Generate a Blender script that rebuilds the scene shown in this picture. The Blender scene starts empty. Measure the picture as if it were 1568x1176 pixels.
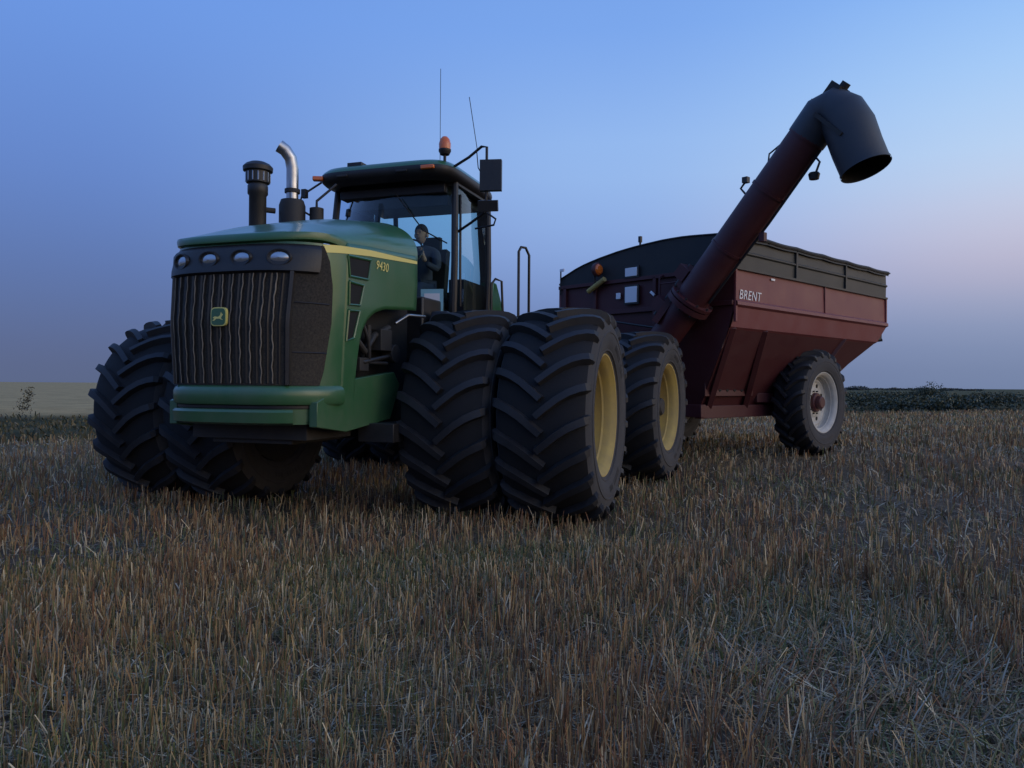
import bpy, math, random
import numpy as np
from mathutils import Vector, Matrix
random.seed(4); rng=np.random.default_rng(7)
sc=bpy.context.scene
sc.view_settings.view_transform='Standard'; sc.view_settings.look='None'; sc.view_settings.exposure=0
R_=math.radians
def lin(c):
    return tuple((v/255/12.92 if v/255<=.04045 else ((v/255+.055)/1.055)**2.4) for v in c)
# ---------------------------------------------------------------- materials
def mat(name,col,rough=.5,metal=0,dust=None,dustamt=.3,dscale=6,bump=0,bscale=60,coat=0,spec=.5,lo=.25,low=0):
    m=bpy.data.materials.new(name); m.use_nodes=True; nt=m.node_tree; b=nt.nodes['Principled BSDF']
    b.inputs['Base Color'].default_value=(*col,1); b.inputs['Roughness'].default_value=rough; b.inputs['Metallic'].default_value=metal
    b.inputs['Specular IOR Level'].default_value=spec
    if coat: b.inputs['Coat Weight'].default_value=coat; b.inputs['Coat Roughness'].default_value=.14
    tc=nt.nodes.new('ShaderNodeTexCoord')
    if dust is not None:
        n=nt.nodes.new('ShaderNodeTexNoise'); n.inputs['Scale'].default_value=dscale; n.inputs['Detail'].default_value=8; n.inputs['Roughness'].default_value=.65
        nt.links.new(tc.outputs['Object'],n.inputs['Vector'])
        r=nt.nodes.new('ShaderNodeMapRange'); r.inputs[1].default_value=.35; r.inputs[2].default_value=.75; r.inputs[3].default_value=dustamt*lo; r.inputs[4].default_value=dustamt
        nt.links.new(n.outputs['Fac'],r.inputs[0])
        fac=r.outputs[0]
        if low:  # splashed dirt thickens towards the ground
            sp=nt.nodes.new('ShaderNodeSeparateXYZ'); nt.links.new(tc.outputs['Object'],sp.inputs[0])
            r3=nt.nodes.new('ShaderNodeMapRange'); r3.inputs[1].default_value=.8; r3.inputs[2].default_value=2.2; r3.inputs[3].default_value=low; r3.inputs[4].default_value=0
            nt.links.new(sp.outputs[2],r3.inputs[0])
            n3=nt.nodes.new('ShaderNodeTexNoise'); n3.inputs['Scale'].default_value=22; n3.inputs['Detail'].default_value=8; n3.inputs['Roughness'].default_value=.75; nt.links.new(tc.outputs['Object'],n3.inputs['Vector'])
            mm=nt.nodes.new('ShaderNodeMath'); mm.operation='MULTIPLY'; nt.links.new(r3.outputs[0],mm.inputs[0]); nt.links.new(n3.outputs['Fac'],mm.inputs[1])
            ma=nt.nodes.new('ShaderNodeMath'); ma.operation='ADD'; ma.use_clamp=True; nt.links.new(fac,ma.inputs[0]); nt.links.new(mm.outputs[0],ma.inputs[1]); fac=ma.outputs[0]
        mx=nt.nodes.new('ShaderNodeMix'); mx.data_type='RGBA'
        mx.inputs[6].default_value=(*col,1); mx.inputs[7].default_value=(*dust,1)
        nt.links.new(fac,mx.inputs[0]); nt.links.new(mx.outputs[2],b.inputs['Base Color'])
        r2=nt.nodes.new('ShaderNodeMath'); r2.operation='ADD'; r2.inputs[1].default_value=rough; nt.links.new(fac,r2.inputs[0]); nt.links.new(r2.outputs[0],b.inputs['Roughness'])
    if bump:
        n2=nt.nodes.new('ShaderNodeTexNoise'); n2.inputs['Scale'].default_value=bscale; n2.inputs['Detail'].default_value=4
        nt.links.new(tc.outputs['Object'],n2.inputs['Vector'])
        bp=nt.nodes.new('ShaderNodeBump'); bp.inputs['Strength'].default_value=bump; bp.inputs['Distance'].default_value=.01
        nt.links.new(n2.outputs['Fac'],bp.inputs['Height']); nt.links.new(bp.outputs[0],b.inputs['Normal'])
    return m
DUST=(.22,.19,.15)
GREEN=mat('green_paint',(.014,.120,.036),.26,0,DUST,.20,3.5,coat=.5,low=.22)
YEL=mat('yellow_paint',(.50,.36,.08),.5,0,(.24,.20,.15),.65,4)
YSTR=mat('yellow_stripe',(.78,.68,.20),.4)
BLK=mat('black_plastic',(.010,.010,.012),.42,0,DUST,.09,6,bump=.1)
VENT=mat('vent_black',(.004,.004,.004),.8)
MESHM=mat('black_screen',(.005,.005,.006),.65,0,(.30,.25,.18),.18,60,bump=.4,bscale=220,lo=0,spec=.3,low=.22)
SLAT=mat('grille_slat',(.10,.085,.065),.5,.2,(.46,.37,.26),.85,7,lo=.15)
RUB=mat('tyre_carcass',(.007,.007,.009),.8,0,(.10,.09,.075),.08,5,bump=.15,bscale=40)  # carcass colour darkened to paint the shade between the lugs
LUG=mat('tyre_lug',(.011,.011,.014),.55,0,(.13,.12,.105),.14,7,bump=.15,bscale=30)
RUBS=mat('tyre_sidewall',(.026,.026,.030),.7,0,(.15,.14,.13),.45,4,bump=.1,bscale=30)
STEEL=mat('dark_steel',(.020,.020,.022),.55,.3,DUST,.18,5)
CHR=mat('chrome',(.55,.55,.56),.22,1,(.2,.18,.16),.25,8)
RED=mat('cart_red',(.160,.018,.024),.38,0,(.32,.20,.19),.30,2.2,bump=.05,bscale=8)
REDD=mat('cart_shaded_red',(.062,.008,.011),.48,0,(.18,.11,.10),.14,3)  # cart red darkened: shade of front wall and underside put into the colour
TARP=mat('tarp_black',(.012,.014,.016),.6,0,DUST,.13,2,bump=.3,bscale=5)
PANEL=mat('grey_extension',(.020,.024,.025),.5,0,DUST,.16,3)
CREAM=mat('cream_rim',(.58,.56,.50),.5,0,DUST,.5,6)
WHITE=mat('white_decal_and_skylit_pane',(.8,.8,.82),.5)
SPOUT=mat('spout_rubber',(.026,.032,.044),.45,0,DUST,.12,3)
AMB=mat('amber_lens',(.75,.16,.02),.2,coat=.5)
SEATM=mat('seat_fabric',(.02,.02,.02),.9)
SKIN=mat('skin',(.42,.24,.17),.55); SHIRT=mat('shirt',(.05,.055,.085),.9); PANTS=mat('jeans',(.03,.04,.08),.9); HAIR=mat('hair',(.03,.02,.012),.8)
LENS=mat('lamp_lens',(.45,.47,.5),.10,.8)
STICK=mat('sticker',(.28,.55,.62),.5)
g=bpy.data.materials.new('cab_glass'); g.use_nodes=True; nt=g.node_tree; nt.nodes.clear()
o=nt.nodes.new('ShaderNodeOutputMaterial'); ms=nt.nodes.new('ShaderNodeMixShader'); tr=nt.nodes.new('ShaderNodeBsdfTransparent'); gl=nt.nodes.new('ShaderNodeBsdfGlossy'); fr=nt.nodes.new('ShaderNodeFresnel')
tr.inputs[0].default_value=(.74,.92,.92,1); gl.inputs['Roughness'].default_value=.03; fr.inputs[0].default_value=1.45
nt.links.new(fr.outputs[0],ms.inputs[0]); nt.links.new(tr.outputs[0],ms.inputs[1]); nt.links.new(gl.outputs[0],ms.inputs[2]); nt.links.new(ms.outputs[0],o.inputs[0])
GLASS=g
# ---------------------------------------------------------------- builder
def empty(name,loc=(0,0,0),rz=0,parent=None):
    e=bpy.data.objects.new(name,None); sc.collection.objects.link(e); e.location=loc; e.rotation_euler=(0,0,rz); e.empty_display_size=.3
    if parent: e.parent=parent
    return e
class B:
    def __init__(s,name,parent=None): s.name=name; s.p=parent; s.v=[]; s.f=[]; s.m=[]; s.mats=[]
    def add(s,vs,fs,mt):
        o=len(s.v); s.v+= [tuple(v) for v in vs]; s.f+=[tuple(i+o for i in f) for f in fs]
        if mt not in s.mats: s.mats.append(mt)
        s.m+=[s.mats.index(mt)]*len(fs); return s
    def box(s,c,d,mt,rot=(0,0,0)):
        from mathutils import Euler
        Mx=Euler(rot).to_matrix(); vs=[]
        for a in(-1,1):
            for b in(-1,1):
                for e in(-1,1): vs.append(Vector(c)+Mx@Vector((a*d[0]/2,b*d[1]/2,e*d[2]/2)))
        return s.add(vs,[(0,1,3,2),(4,6,7,5),(0,4,5,1),(2,3,7,6),(0,2,6,4),(1,5,7,3)],mt)
    def beam(s,p1,p2,w,h,mt):
        p1=Vector(p1);p2=Vector(p2);d=(p2-p1).normalized(); up=Vector((0,0,1)) if abs(d.z)<.9 else Vector((0,1,0))
        x=d.cross(up).normalized(); y=x.cross(d)
        vs=[p+x*a*w/2+y*b*h/2 for p in(p1,p2) for a,b in((-1,-1),(1,-1),(1,1),(-1,1))]
        return s.add(vs,[(0,1,2,3),(7,6,5,4),(0,4,5,1),(1,5,6,2),(2,6,7,3),(3,7,4,0)],mt)
    def tube(s,pts,r,mt,n=10,cap=True):
        pts=[Vector(p) for p in pts]; rs=r if isinstance(r,(list,tuple)) else [r]*len(pts)
        vs=[];fs=[];prev=None
        for i,p in enumerate(pts):
            d=(pts[min(i+1,len(pts)-1)]-pts[max(i-1,0)]).normalized()
            if prev is None:
                a=Vector((0,0,1)) if abs(d.z)<.9 else Vector((1,0,0)); x=d.cross(a).normalized()
            else: x=(prev-d*prev.dot(d)).normalized()
            prev=x; y=d.cross(x)
            for k in range(n):
                t=2*math.pi*k/n; vs.append(p+(x*math.cos(t)+y*math.sin(t))*rs[i])
        for i in range(len(pts)-1):
            for k in range(n): fs.append((i*n+k,i*n+(k+1)%n,(i+1)*n+(k+1)%n,(i+1)*n+k))
        if cap: fs+= [tuple(range(n))[::-1],tuple((len(pts)-1)*n+k for k in range(n))]
        return s.add(vs,fs,mt)
    def lathe(s,prof,mt,n=48,c=(0,0,0),axis='x'):
        vs=[];fs=[]
        for u,r in prof:
            for k in range(n):
                t=2*math.pi*k/n; a,b=r*math.cos(t),r*math.sin(t)
                v=(u,a,b) if axis=='x' else (a,b,u)
                vs.append((v[0]+c[0],v[1]+c[1],v[2]+c[2]))
        for i in range(len(prof)-1):
            for k in range(n): fs.append((i*n+k,(i+1)*n+k,(i+1)*n+(k+1)%n,i*n+(k+1)%n))
        return s.add(vs,fs,mt)
    def prism(s,poly,x0,x1,mt):
        n=len(poly); vs=[(x0,y,z) for y,z in poly]+[(x1,y,z) for y,z in poly]
        fs=[tuple(range(n)),tuple(range(2*n-1,n-1,-1))]+[(i,i+n,(i+1)%n+n,(i+1)%n) for i in range(n)]
        return s.add(vs,fs,mt)
    def grid(s,P,mt):
        a=len(P);b=len(P[0]); vs=[p for r in P for p in r]
        return s.add(vs,[(i*b+j,(i+1)*b+j,(i+1)*b+j+1,i*b+j+1) for i in range(a-1) for j in range(b-1)],mt)
    def done(s,bevel=0,ang=35,mesh_only=False,solid=0):
        me=bpy.data.meshes.new(s.name); me.from_pydata(s.v,[],s.f)
        for m in s.mats: me.materials.append(m)
        me.polygons.foreach_set('material_index',s.m)
        me.polygons.foreach_set('use_smooth',[True]*len(s.f)); 
        import bmesh
        bm=bmesh.new(); bm.from_mesh(me); bmesh.ops.recalc_face_normals(bm,faces=bm.faces); bm.to_mesh(me); bm.free()
        me.set_sharp_from_angle(angle=R_(ang)); me.update()
        if mesh_only: return me
        o=bpy.data.objects.new(s.name,me); sc.collection.objects.link(o)
        if s.p: o.parent=s.p
        if solid:
            q=o.modifiers.new('s','SOLIDIFY'); q.thickness=solid; q.offset=-1
        if bevel:
            q=o.modifiers.new('b','BEVEL'); q.width=bevel; q.segments=2; q.limit_method='ANGLE'; q.angle_limit=R_(40)
        return o
def inst(name,me,parent,loc,rot=(0,0,0),scale=(1,1,1)):
    o=bpy.data.objects.new(name,me); sc.collection.objects.link(o); o.parent=parent; o.location=loc; o.rotation_euler=rot; o.scale=scale; return o
def interp(x,xs,ys): return float(np.interp(x,xs,ys))
def sstep(a,b,x):
    t=np.clip((x-a)/(b-a),0,1); return t*t*(3-2*t)
# ---------------------------------------------------------------- layout
CAMH=1.30
F=(-1.643,8.253); TA=R_(-18.5)
tractor=empty('tractor',(F[0],F[1],0),TA)
rear=empty('rear_frame',(0,1.75,0),R_(-6.5),tractor)
CA=R_(-47); A=(4.25,14.58); CZ=.12
cart=empty('grain_cart',(A[0],A[1],CZ),CA)
# ---------------------------------------------------------------- tyre
def tyre_mesh():
    b=B('tyre')
    prof=[(.30,.56),(.345,.585),(.385,.66),(.402,.76),(.392,.86),(.365,.915),(.30,.952),(.15,.973),(0,.978)]
    full=prof+[(-u,r) for u,r in prof[-2::-1]]
    side=[(u,r) for u,r in prof[:6]]
    b.lathe(full[5:-5],RUB,96); b.lathe(side,RUBS,96); b.lathe([(-u,r) for u,r in side],RUBS,96)
    for sr in (.63,.80):
        for sg in(-1,1):
            uu=float(np.interp(sr,[.585,.66,.76,.86],[.345,.385,.402,.392]))
            b.lathe([(sg*(uu-.004),sr-.015),(sg*(uu+.006),sr-.008),(sg*(uu+.006),sr+.008),(sg*(uu-.004),sr+.015)],RUBS,72)
    # raised sidewall lettering blocks
    for sg in(-1,1):
        for base in(.3,2.4,4.5):
            for k in range(9):
                if k==5: continue
                t=base+k*.075; 
                pts=[]
                for dr,dt in((.69,-.022),(.74,-.020),(.74,.020),(.69,.022)):
                    u=float(np.interp(dr,[.66,.76],[.385,.402]))+.004; pts.append((sg*u,-dr*math.cos(t+dt),dr*math.sin(t+dt)))
                b.add(pts,[(0,1,2,3)],LUG)
    secs=[(-.02,1.042,-.02,.96,0.0,.026),(.06,1.042,.06,.96,.07,.027),(.15,1.039,.15,.955,.145,.028),(.24,1.030,.24,.95,.205,.030),(.32,1.012,.32,.935,.245,.032),(.375,.985,.36,.91,.268,.034),(.403,.945,.37,.89,.28,.034),(.408,.895,.385,.86,.288,.026)]
    N=21; Rr=1.0
    for sg in(-1,1):
        for k in range(N):
            s0=(k+(.5 if sg>0 else 0))*2*math.pi*Rr/N
            vs=[]
            for i,(ut,rt,ub,rb,s,hw) in enumerate(secs):
                j=min(i+1,len(secs)-1); h=max(i-1,0)
                du=secs[j][0]-secs[h][0]; ds=secs[j][4]-secs[h][4]; L=math.hypot(du,ds)+1e-9
                pu,ps=-ds/L,du/L
                if i>=5: pu,ps=-.25,.97
                if i>=6: pu,ps=0,1
                for (uu,r,w) in((ub,rb,-hw*1.45),(ut,rt,-hw),(ut,rt,hw),(ub,rb,hw*1.45)):
                    U=uu+pu*w; S=s0+s+ps*w; th=S/Rr
                    vs.append((sg*U,-r*math.cos(th),r*math.sin(th)))
            n=len(secs); fs=[]
            for i in range(n-1):
                for q in range(3): fs.append((i*4+q,i*4+q+1,(i+1)*4+q+1,(i+1)*4+q))
            fs+=[(0,1,2,3),((n-1)*4+3,(n-1)*4+2,(n-1)*4+1,(n-1)*4)]
            b.add(vs,fs,LUG)
    return b.done(mesh_only=True,ang=30)
TY=tyre_mesh()
def rim_mesh(name,col,hubc,deep,rings=False):
    b=B(name)
    b.lathe([(-.33,.565),(-.33,.45),(-.30,.2),(-.30,0)],STEEL,48)
    b.lathe([(-.33,.56),(-.30,.53),(-.1,.49),(.12,.49),(.2,.505),(.225,.500),(.24,.515),(.29,.525),(.315,.545),(.335,.565),(.35,.578),(.352,.592),(.338,.60),(.325,.575)],col,64)
    pr=[(.12,.49),(.12,.475),(.10,.47),(deep+.03,.43),(deep,.39),(deep,.30),(deep+.03,.26),(deep+.03,.0)]
    if rings: pr=[(.06,.49),(.06,.46),(.02,.455),(.0,.43),(.03,.41),(.03,.39),(-.04,.375),(-.05,.34),(-.02,.325),(-.02,.30),(-.08,.28),(-.09,.22),(-.05,.20),(-.05,.0)]
    b.lathe(pr,col,64)
    b.lathe([(deep+.02,.19),(deep+.10,.185),(deep+.12,.17),(deep+.12,.13),(deep+.22,.12),(deep+.24,.10),(deep+.24,0)],hubc,32)
    for k in range(10):
        t=2*math.pi*k/10; y,z=.225*math.cos(t),.225*math.sin(t)
        b.tube([(deep+.03,y,z),(deep+.07,y,z)],.017,STEEL,6)
    for k in range(8):
        t=2*math.pi*(k+.5)/8; y,z=.345*math.cos(t),.345*math.sin(t)
        if not rings: b.tube([(deep-.02,y,z),(deep+.006,y,z)],.04,VENT,14)
    return b.done(mesh_only=True,ang=30)
RIMF=rim_mesh('rim_disc',YEL,YEL,-.08,True); RIMR=rim_mesh('rim_disc_rear',YEL,STEEL,.04); RIMC=rim_mesh('cart_rim_disc',CREAM,REDD,.08); RIMI=rim_mesh('inner_rim_disc',STEEL,STEEL,.05)
HUBZ=1.02
for grp,nm,rm in((tractor,'front',RIMF),(rear,'rear',RIMR)):
    y0=0 if nm=='front' else 1.9
    for i,x in enumerate((-2.3,-1.36,1.36,2.3)):
        inst(f'{nm}_tyre_{i+1}',TY,grp,(x,y0,HUBZ-(.015 if x<0 else 0)),(random.random()*.3+i*.13,0,0),(1.09,1,1))
        inst(f'{nm}_rim_{i+1}',rm if i in(0,3) else RIMI,grp,(x,y0,HUBZ-(.015 if x<0 else 0)),(0,0,0 if x>0 else math.pi),(1.09,1,1))
    b=B(f'{nm}_axle',grp); b.tube([(-2.3,y0,HUBZ),(2.3,y0,HUBZ)],.11,STEEL,16)
    b.box((0,y0,HUBZ),(1.5,.42,.42),STEEL); b.lathe([(-.8,.2),(-.75,.27),(.75,.27),(.8,.2)],STEEL,24,(0,y0,HUBZ)); b.done(.02)
# ---------------------------------------------------------------- hood
W=.785
nf=lambda z:1-.065*min(1,max(0,(2.3-z)/1.1))
def ztop(h): return interp(h,[.2,1.0,1.6,2.0,2.15],[3.0,2.86,2.70,2.55,2.50])
def zsh(h): return interp(h,[.2,1.2,2.1],[2.60,2.53,2.445])
Hn=lambda x:1.6+.54*math.sqrt(max(0,1-(min(abs(x),W)/W)**3.3))
ox=[W*math.sin(t*math.pi/2/400) for t in range(401)]; oh=[Hn(x) for x in ox]
al=[0]
for i in range(1,401): al.append(al[-1]+math.hypot(ox[i]-ox[i-1],oh[i]-oh[i-1]))
AL=al[-1]
def outl(a,z,off=0):
    s=1 if a>=0 else -1; a=abs(a)
    if a<=AL:
        x=interp(a,al,ox); h=interp(a,al,oh)
        x1=interp(max(a-.01,0),al,ox);h1=interp(max(a-.01,0),al,oh);x2=interp(min(a+.01,AL),al,ox);h2=interp(min(a+.01,AL),al,oh)
        tx,th=x2-x1,h2-h1; L=math.hypot(tx,th); nx,nh=-th/L,tx/L
    else: x=W;h=1.6-(a-AL);nx,nh=1,0
    dh=interp(z,[.9,1.2,1.8,2.2,2.3,2.5],[.0,.02,.05,.01,-.02,-.04])*min(1,max(0,(AL-a)/.5))
    return (s*(x*nf(z)+nx*off),-(h+dh+nh*off),z)
b=B('hood_top',tractor)
P=[]
ts=np.linspace(0,1,26)
for t in ts:
    row=[]
    for k in range(-20,21):
        ph=(20-abs(k))/20*math.pi/2; x=W*(math.cos(ph)**.75 if abs(k)<20 else 1)
        h=.22+(Hn(x)-.22)*t if x<W-.0001 else .22+(1.6-.22)*t
        zz=zsh(h)+(ztop(h)-zsh(h))*math.sin(ph)**.9
        row.append(((1 if k>=0 else -1)*x,-h,zz))
    P.append(row)
last=P[-1]; P.append([(x*.995,y+.0-.012,z-.025) for x,y,z in last]); P.append([(x*.99,y-.006,z-.06) for x,y,z in last]); P.append([(x*.97,y+.05,z-.075) for x,y,z in last])
b.grid(P,GREEN); b.done(ang=50)
def lower(h):
    return interp(h,[.27,.9,1.08,1.2,1.28,1.33,1.36,1.40,1.6],[2.05,2.0,1.95,1.88,1.78,1.65,1.40,.96,.92])
b=B('hood_sides',tractor)
for s in(-1,1):
    P=[]
    for h in list(np.linspace(.22,1.28,16))+[1.30,1.32,1.34,1.355,1.37,1.385,1.40,1.45,1.5,1.55,1.6]:
        lo=lower(h); hi=zsh(h)+.002
        P.append([(s*W*nf(lo+(hi-lo)*q),-h,lo+(hi-lo)*q) for q in np.linspace(0,1,16)])
    b.grid(P,GREEN)
b.done(ang=50,solid=.03)
b=B('hood_nose',tractor)
b.grid([[outl(a,z) for z in np.linspace(.97,2.445,24)] for a in np.linspace(-AL-.0,AL+.0,60)],GREEN); b.done(ang=60)
def aend(z): return interp(z,[1.27,1.4,1.8,2.1,2.3,2.42,2.5],[.84,.88,.94,.93,.88,.82,.76])
b=B('grille_screen',tractor)
b.grid([[outl(aend(z)*q,z,.008) for z in np.linspace(1.285,2.425,30)] for q in np.linspace(-1,1,60)],MESHM); b.done(ang=60)
b=B('grille_slats',tractor)
for i in range(12):
    a=-.56+i*1.03/11
    zs=np.linspace(1.30,2.18,34); wb=.0035*np.sin(zs*23+i*2)+.003*np.sin(zs*57+i)
    c4=lambda q,o_:[outl(a+q+w_,z,o_) for z,w_ in zip(zs,wb)]
    b.grid([c4(-.010,.009),c4(-.0065,.026)],VENT); b.grid([c4(-.0065,.026),c4(-.001,.029),c4(.0045,.026)],SLAT); b.grid([c4(.0045,.026),c4(.009,.009)],VENT)
    b.grid([[outl(a+.035,z,.009) for z in zs],[outl(a+.047,z,.018) for z in zs],[outl(a+.059,z,.009) for z in zs]],BLK)
b.done(ang=20)
b=B('grille_frame',tractor)
for a0 in(-.63,.56): b.grid([[outl(a0+q,z,o_) for z in np.linspace(1.29,2.2,14)] for q,o_ in((0,.01),(.008,.04),(.035,.04),(.045,.01))],BLK)
for z0 in(1.55,1.95): b.grid([[outl(a,z0+q,o_) for a in np.linspace(.62,.90,14)] for q,o_ in((-.006,.009),(0,.014),(.006,.009))],BLK)
b.grid([[outl(a,z,o_) for z,o_ in((2.185,.012),(2.20,.045),(2.25,.05),(2.31,.045),(2.38,.045),(2.405,.03),(2.42,.012))] for a in np.linspace(-.78,.78,50)],BLK)
b.done(ang=50)
b=B('headlamps',tractor)
for a in(-.45,-.15,.16,.47):
    c=outl(a,2.305,.045)
    P=[]
    n=Vector(outl(a,2.305,.1))-Vector(outl(a,2.305,0)); n.normalize(); tx=n.cross(Vector((0,0,1)))*-1
    for i,(r,d) in enumerate(((1.25,.0),(1.14,.022),(1.0,.02),(.97,.002),(.7,.010),(.35,.015),(.02,.017))):
        P.append([tuple(Vector(c)+tx*math.cos(t)*.082*r+Vector((0,0,1))*math.sin(t)*.056*r+n*d) for t in np.linspace(0,2*math.pi,25)])
    b.grid(P[:4],BLK); b.grid(P[3:],LENS)
b.done(ang=60)
b=B('badge',tractor)
c=Vector(outl(0,1.83,.040))
def rb(r,w,h,y,mt):
    pts=[]
    for t in np.linspace(0,2*math.pi,33)[:-1]:
        cx_,cz_=math.cos(t),math.sin(t); pts.append((c.x+math.copysign(abs(cx_)**.45,cx_)*w/2,c.y+y,c.z+math.copysign(abs(cz_)**.45,cz_)*h/2*(1-.06*(cz_<0))))
    n_=len(pts); b.add(pts+[(x,c.y+.02,z) for x,_,z in pts],[tuple(range(n_))]+[(i,i+n_,(i+1)%n_+n_,(i+1)%n_) for i in range(n_)],mt)
rb(0,.15,.155,-.006,YSTR); rb(0,.132,.138,-.010,GREEN)
deer=[(-.05,-.005),(-.03,.005),(0,.0),(.02,.012),(.03,.04),(.038,.025),(.05,.02),(.035,.0),(.03,-.012),(.05,-.025),(.03,-.022),(.015,-.015),(-.015,-.015),(-.035,-.03),(-.055,-.03),(-.035,-.015)]
b.add([(c.x+x,c.y-.0125,c.z+z) for x,z in deer],[tuple(range(len(deer)))],YSTR); b.done()
b=B('front_bumper',tractor)
def band(a0,a1,sec,mt): b.grid([[outl(a,z,o_) for z,o_ in sec] for a in np.linspace(a0,a1,50)],mt)
band(-AL,AL,((1.125,.0),(1.13,.03),(1.15,.045),(1.235,.045),(1.265,.03),(1.285,.0)),GREEN)
band(-.85,.85,((1.095,.0),(1.10,.012),(1.122,.012),(1.126,.0)),BLK)
band(-.62,.62,((.96,-.15),(.965,.0),(.985,.05),(1.07,.06),(1.09,.04),(1.095,-.1)),GREEN)
b.grid([[ (x,-h,z) for x,h,z in r] for r in [[(-.66,1.95,.99),(-.62,1.6,.94),(-.6,.9,.95)],[(.66,1.95,.99),(.62,1.6,.94),(.6,.9,.95)]]],STEEL)
b.done(ang=40)
def patch(b,q,mt,off=.006,n=6,s=1):
    (h0,z0),(h1,z1),(h2,z2),(h3,z3)=q; P=[]
    for i in range(n+1):
        u=i/n; r=[]
        for j in range(n+1):
            w=j/n; h=(h0*(1-u)+h1*u)*(1-w)+(h3*(1-u)+h2*u)*w; z=(z0*(1-u)+z1*u)*(1-w)+(z3*(1-u)+z2*u)*w
            if h<=1.6: r.append((s*(W*nf(z)+off),-h,z))
            else: 
                p=outl(AL-(h-1.6)*1.03,z,off); r.append((s*p[0],p[1],z))
        P.append(r)
    b.grid(P,mt)
b=B('hood_vents',tractor)
for s in(-1,1):
    for q in ([(1.585,2.39),(1.20,2.41),(1.24,2.23),(1.55,2.22)],[(1.55,2.175),(1.31,2.17),(1.36,1.99),(1.54,1.98)],[(1.54,1.93),(1.36,1.94),(1.44,1.70),(1.56,1.67)]):
        patch(b,q,VENT,.004,8,s)
        pts=[(s*(W*nf(z)+.006),-h,z) for h,z in q]
        b.tube(pts+[pts[0]],.013,GREEN,6)
b.done()
b=B('hood_stripe',tractor)
for s in(-1,1):
    patch(b,[(1.86,2.375),(1.2,2.445),(1.2,2.50),(1.88,2.438)],YSTR,.005,12,s); patch(b,[(1.2,2.445),(.24,2.52),(.24,2.55),(1.2,2.50)],YSTR,.005,6,s)
b.done()
def text(name,body,size,loc,parent,mt,M,off=.0,shear=.2):
    cu=bpy.data.curves.new(name,'FONT'); cu.body=body; cu.size=size; cu.extrude=.001; cu.shear=shear; cu.offset=off; cu.space_character=1.05
    o=bpy.data.objects.new(name+'_tmp',cu); sc.collection.objects.link(o); bpy.context.view_layer.update()
    me=bpy.data.meshes.new_from_object(o.evaluated_get(bpy.context.evaluated_depsgraph_get())); bpy.data.objects.remove(o)
    me.materials.clear(); me.materials.append(mt)
    ob=bpy.data.objects.new(name,me); sc.collection.objects.link(ob); ob.parent=parent; ob.matrix_local=Matrix.Translation(loc)@M; return ob
MS=Matrix(((0,0,1,0),(1,0,0,0),(0,1,0,0),(0,0,0,1)))
text('hood_number','9430',.115,(W+.006,-1.10,2.35),tractor,YSTR,MS)
b=B('engine_and_frame',tractor)
b.box((0,-.9,1.75),(1.18,1.7,1.25),VENT); b.box((0,-.2,1.0),(.8,3.2,.42),STEEL); b.box((0,-1.5,.93),(1.15,.7,.2),STEEL)
for s in(-1,1):
    b.prism([(-.50,1.30),(-.62,1.42),(-1.42,1.34),(-1.95,1.15),(-1.95,.95),(-1.5,.89),(-.69,.97)],s*.66,s*.735,GREEN)
    b.tube([(s*.64,-1.25,1.75),(s*.68,-1.1,1.6),(s*.66,-.9,1.75),(s*.66,-.6,1.85)],.035,STEEL,8)
    b.tube([(s*.62,-1.3,1.55),(s*.70,-1.15,1.5),(s*.70,-.8,1.55),(s*.66,-.4,1.6)],.022,BLK,8)
    b.tube([(s*.66,-1.0,1.55),(s*.66,-1.0,1.85)],.03,STEEL,10); b.box((s*.66,-.75,1.72),(.12,.22,.2),STEEL)
    b.tube([(s*.68,-.5,1.9),(s*.72,-.3,2.0),(s*.72,.1,2.02)],.016,CHR,8)
    b.tube([(s*.70,-1.2,1.9),(s*.72,-1.1,1.7),(s*.70,-1.05,1.5),(s*.70,-.7,1.5)],.018,STEEL,8)
    b.box((s*.66,-1.15,1.48),(.1,.16,.12),STEEL); b.tube([(s*.6,-.55,1.6),(s*.72,-.55,1.6)],.09,STEEL,16)
    b.box((s*.80,-.85,.86),(.36,.5,.17),BLK); b.box((s*.86,-.62,.80),(.12,.05,.22),STEEL)
b.done(.012)
b=B('exhaust_stack',tractor)
x,y=-.72,-.2
b.lathe([(2.6,.14),(3.22,.14),(3.28,.12),(3.28,.0)],STEEL,24,(x,y,0),'z')
b.lathe([(2.6,.075),(3.20,.075),(3.22,.0)],STEEL,20,(x+.24,y+.1,0),'z')
b.tube([(x+.24,y+.1,3.2),(x+.24,y+.1,3.28),(x+.36,y+.3,3.5)],.014,STEEL,6)
pth=[(x,y,3.2),(x,y,3.62),(x-.01,y-.02,3.73),(x-.05,y-.06,3.81),(x-.10,y-.10,3.85)]
b.tube(pth,[.064,.064,.066,.068,.071],CHR,18,False); b.lathe([(3.36,.068),(3.36,.082),(3.40,.082),(3.40,.068)],STEEL,18,(x,y,0),'z')
b.tube([(x-.13,y-.12,3.15),(x-.3,y-.3,3.15)],.03,STEEL,8)
b.tube([(x-.098,y-.098,3.848),(x-.097,y-.097,3.847)],.062,VENT,16)
b.done(ang=45)
b=B('air_intake',tractor)
b.lathe([(2.55,.085),(3.2,.085),(3.22,.10),(3.30,.10),(3.32,.09),(3.33,.115),(3.44,.118),(3.45,.145),(3.49,.148),(3.52,.12),(3.54,.08),(3.555,0)],BLK,28,(-.75,-.75,0),'z')
for k in range(14):
    t=k*2*math.pi/14; b.box((-.75+.119*math.cos(t),-.75+.119*math.sin(t),3.385),(.010,.010,.09),CHR)
b.done(ang=40)
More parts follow.
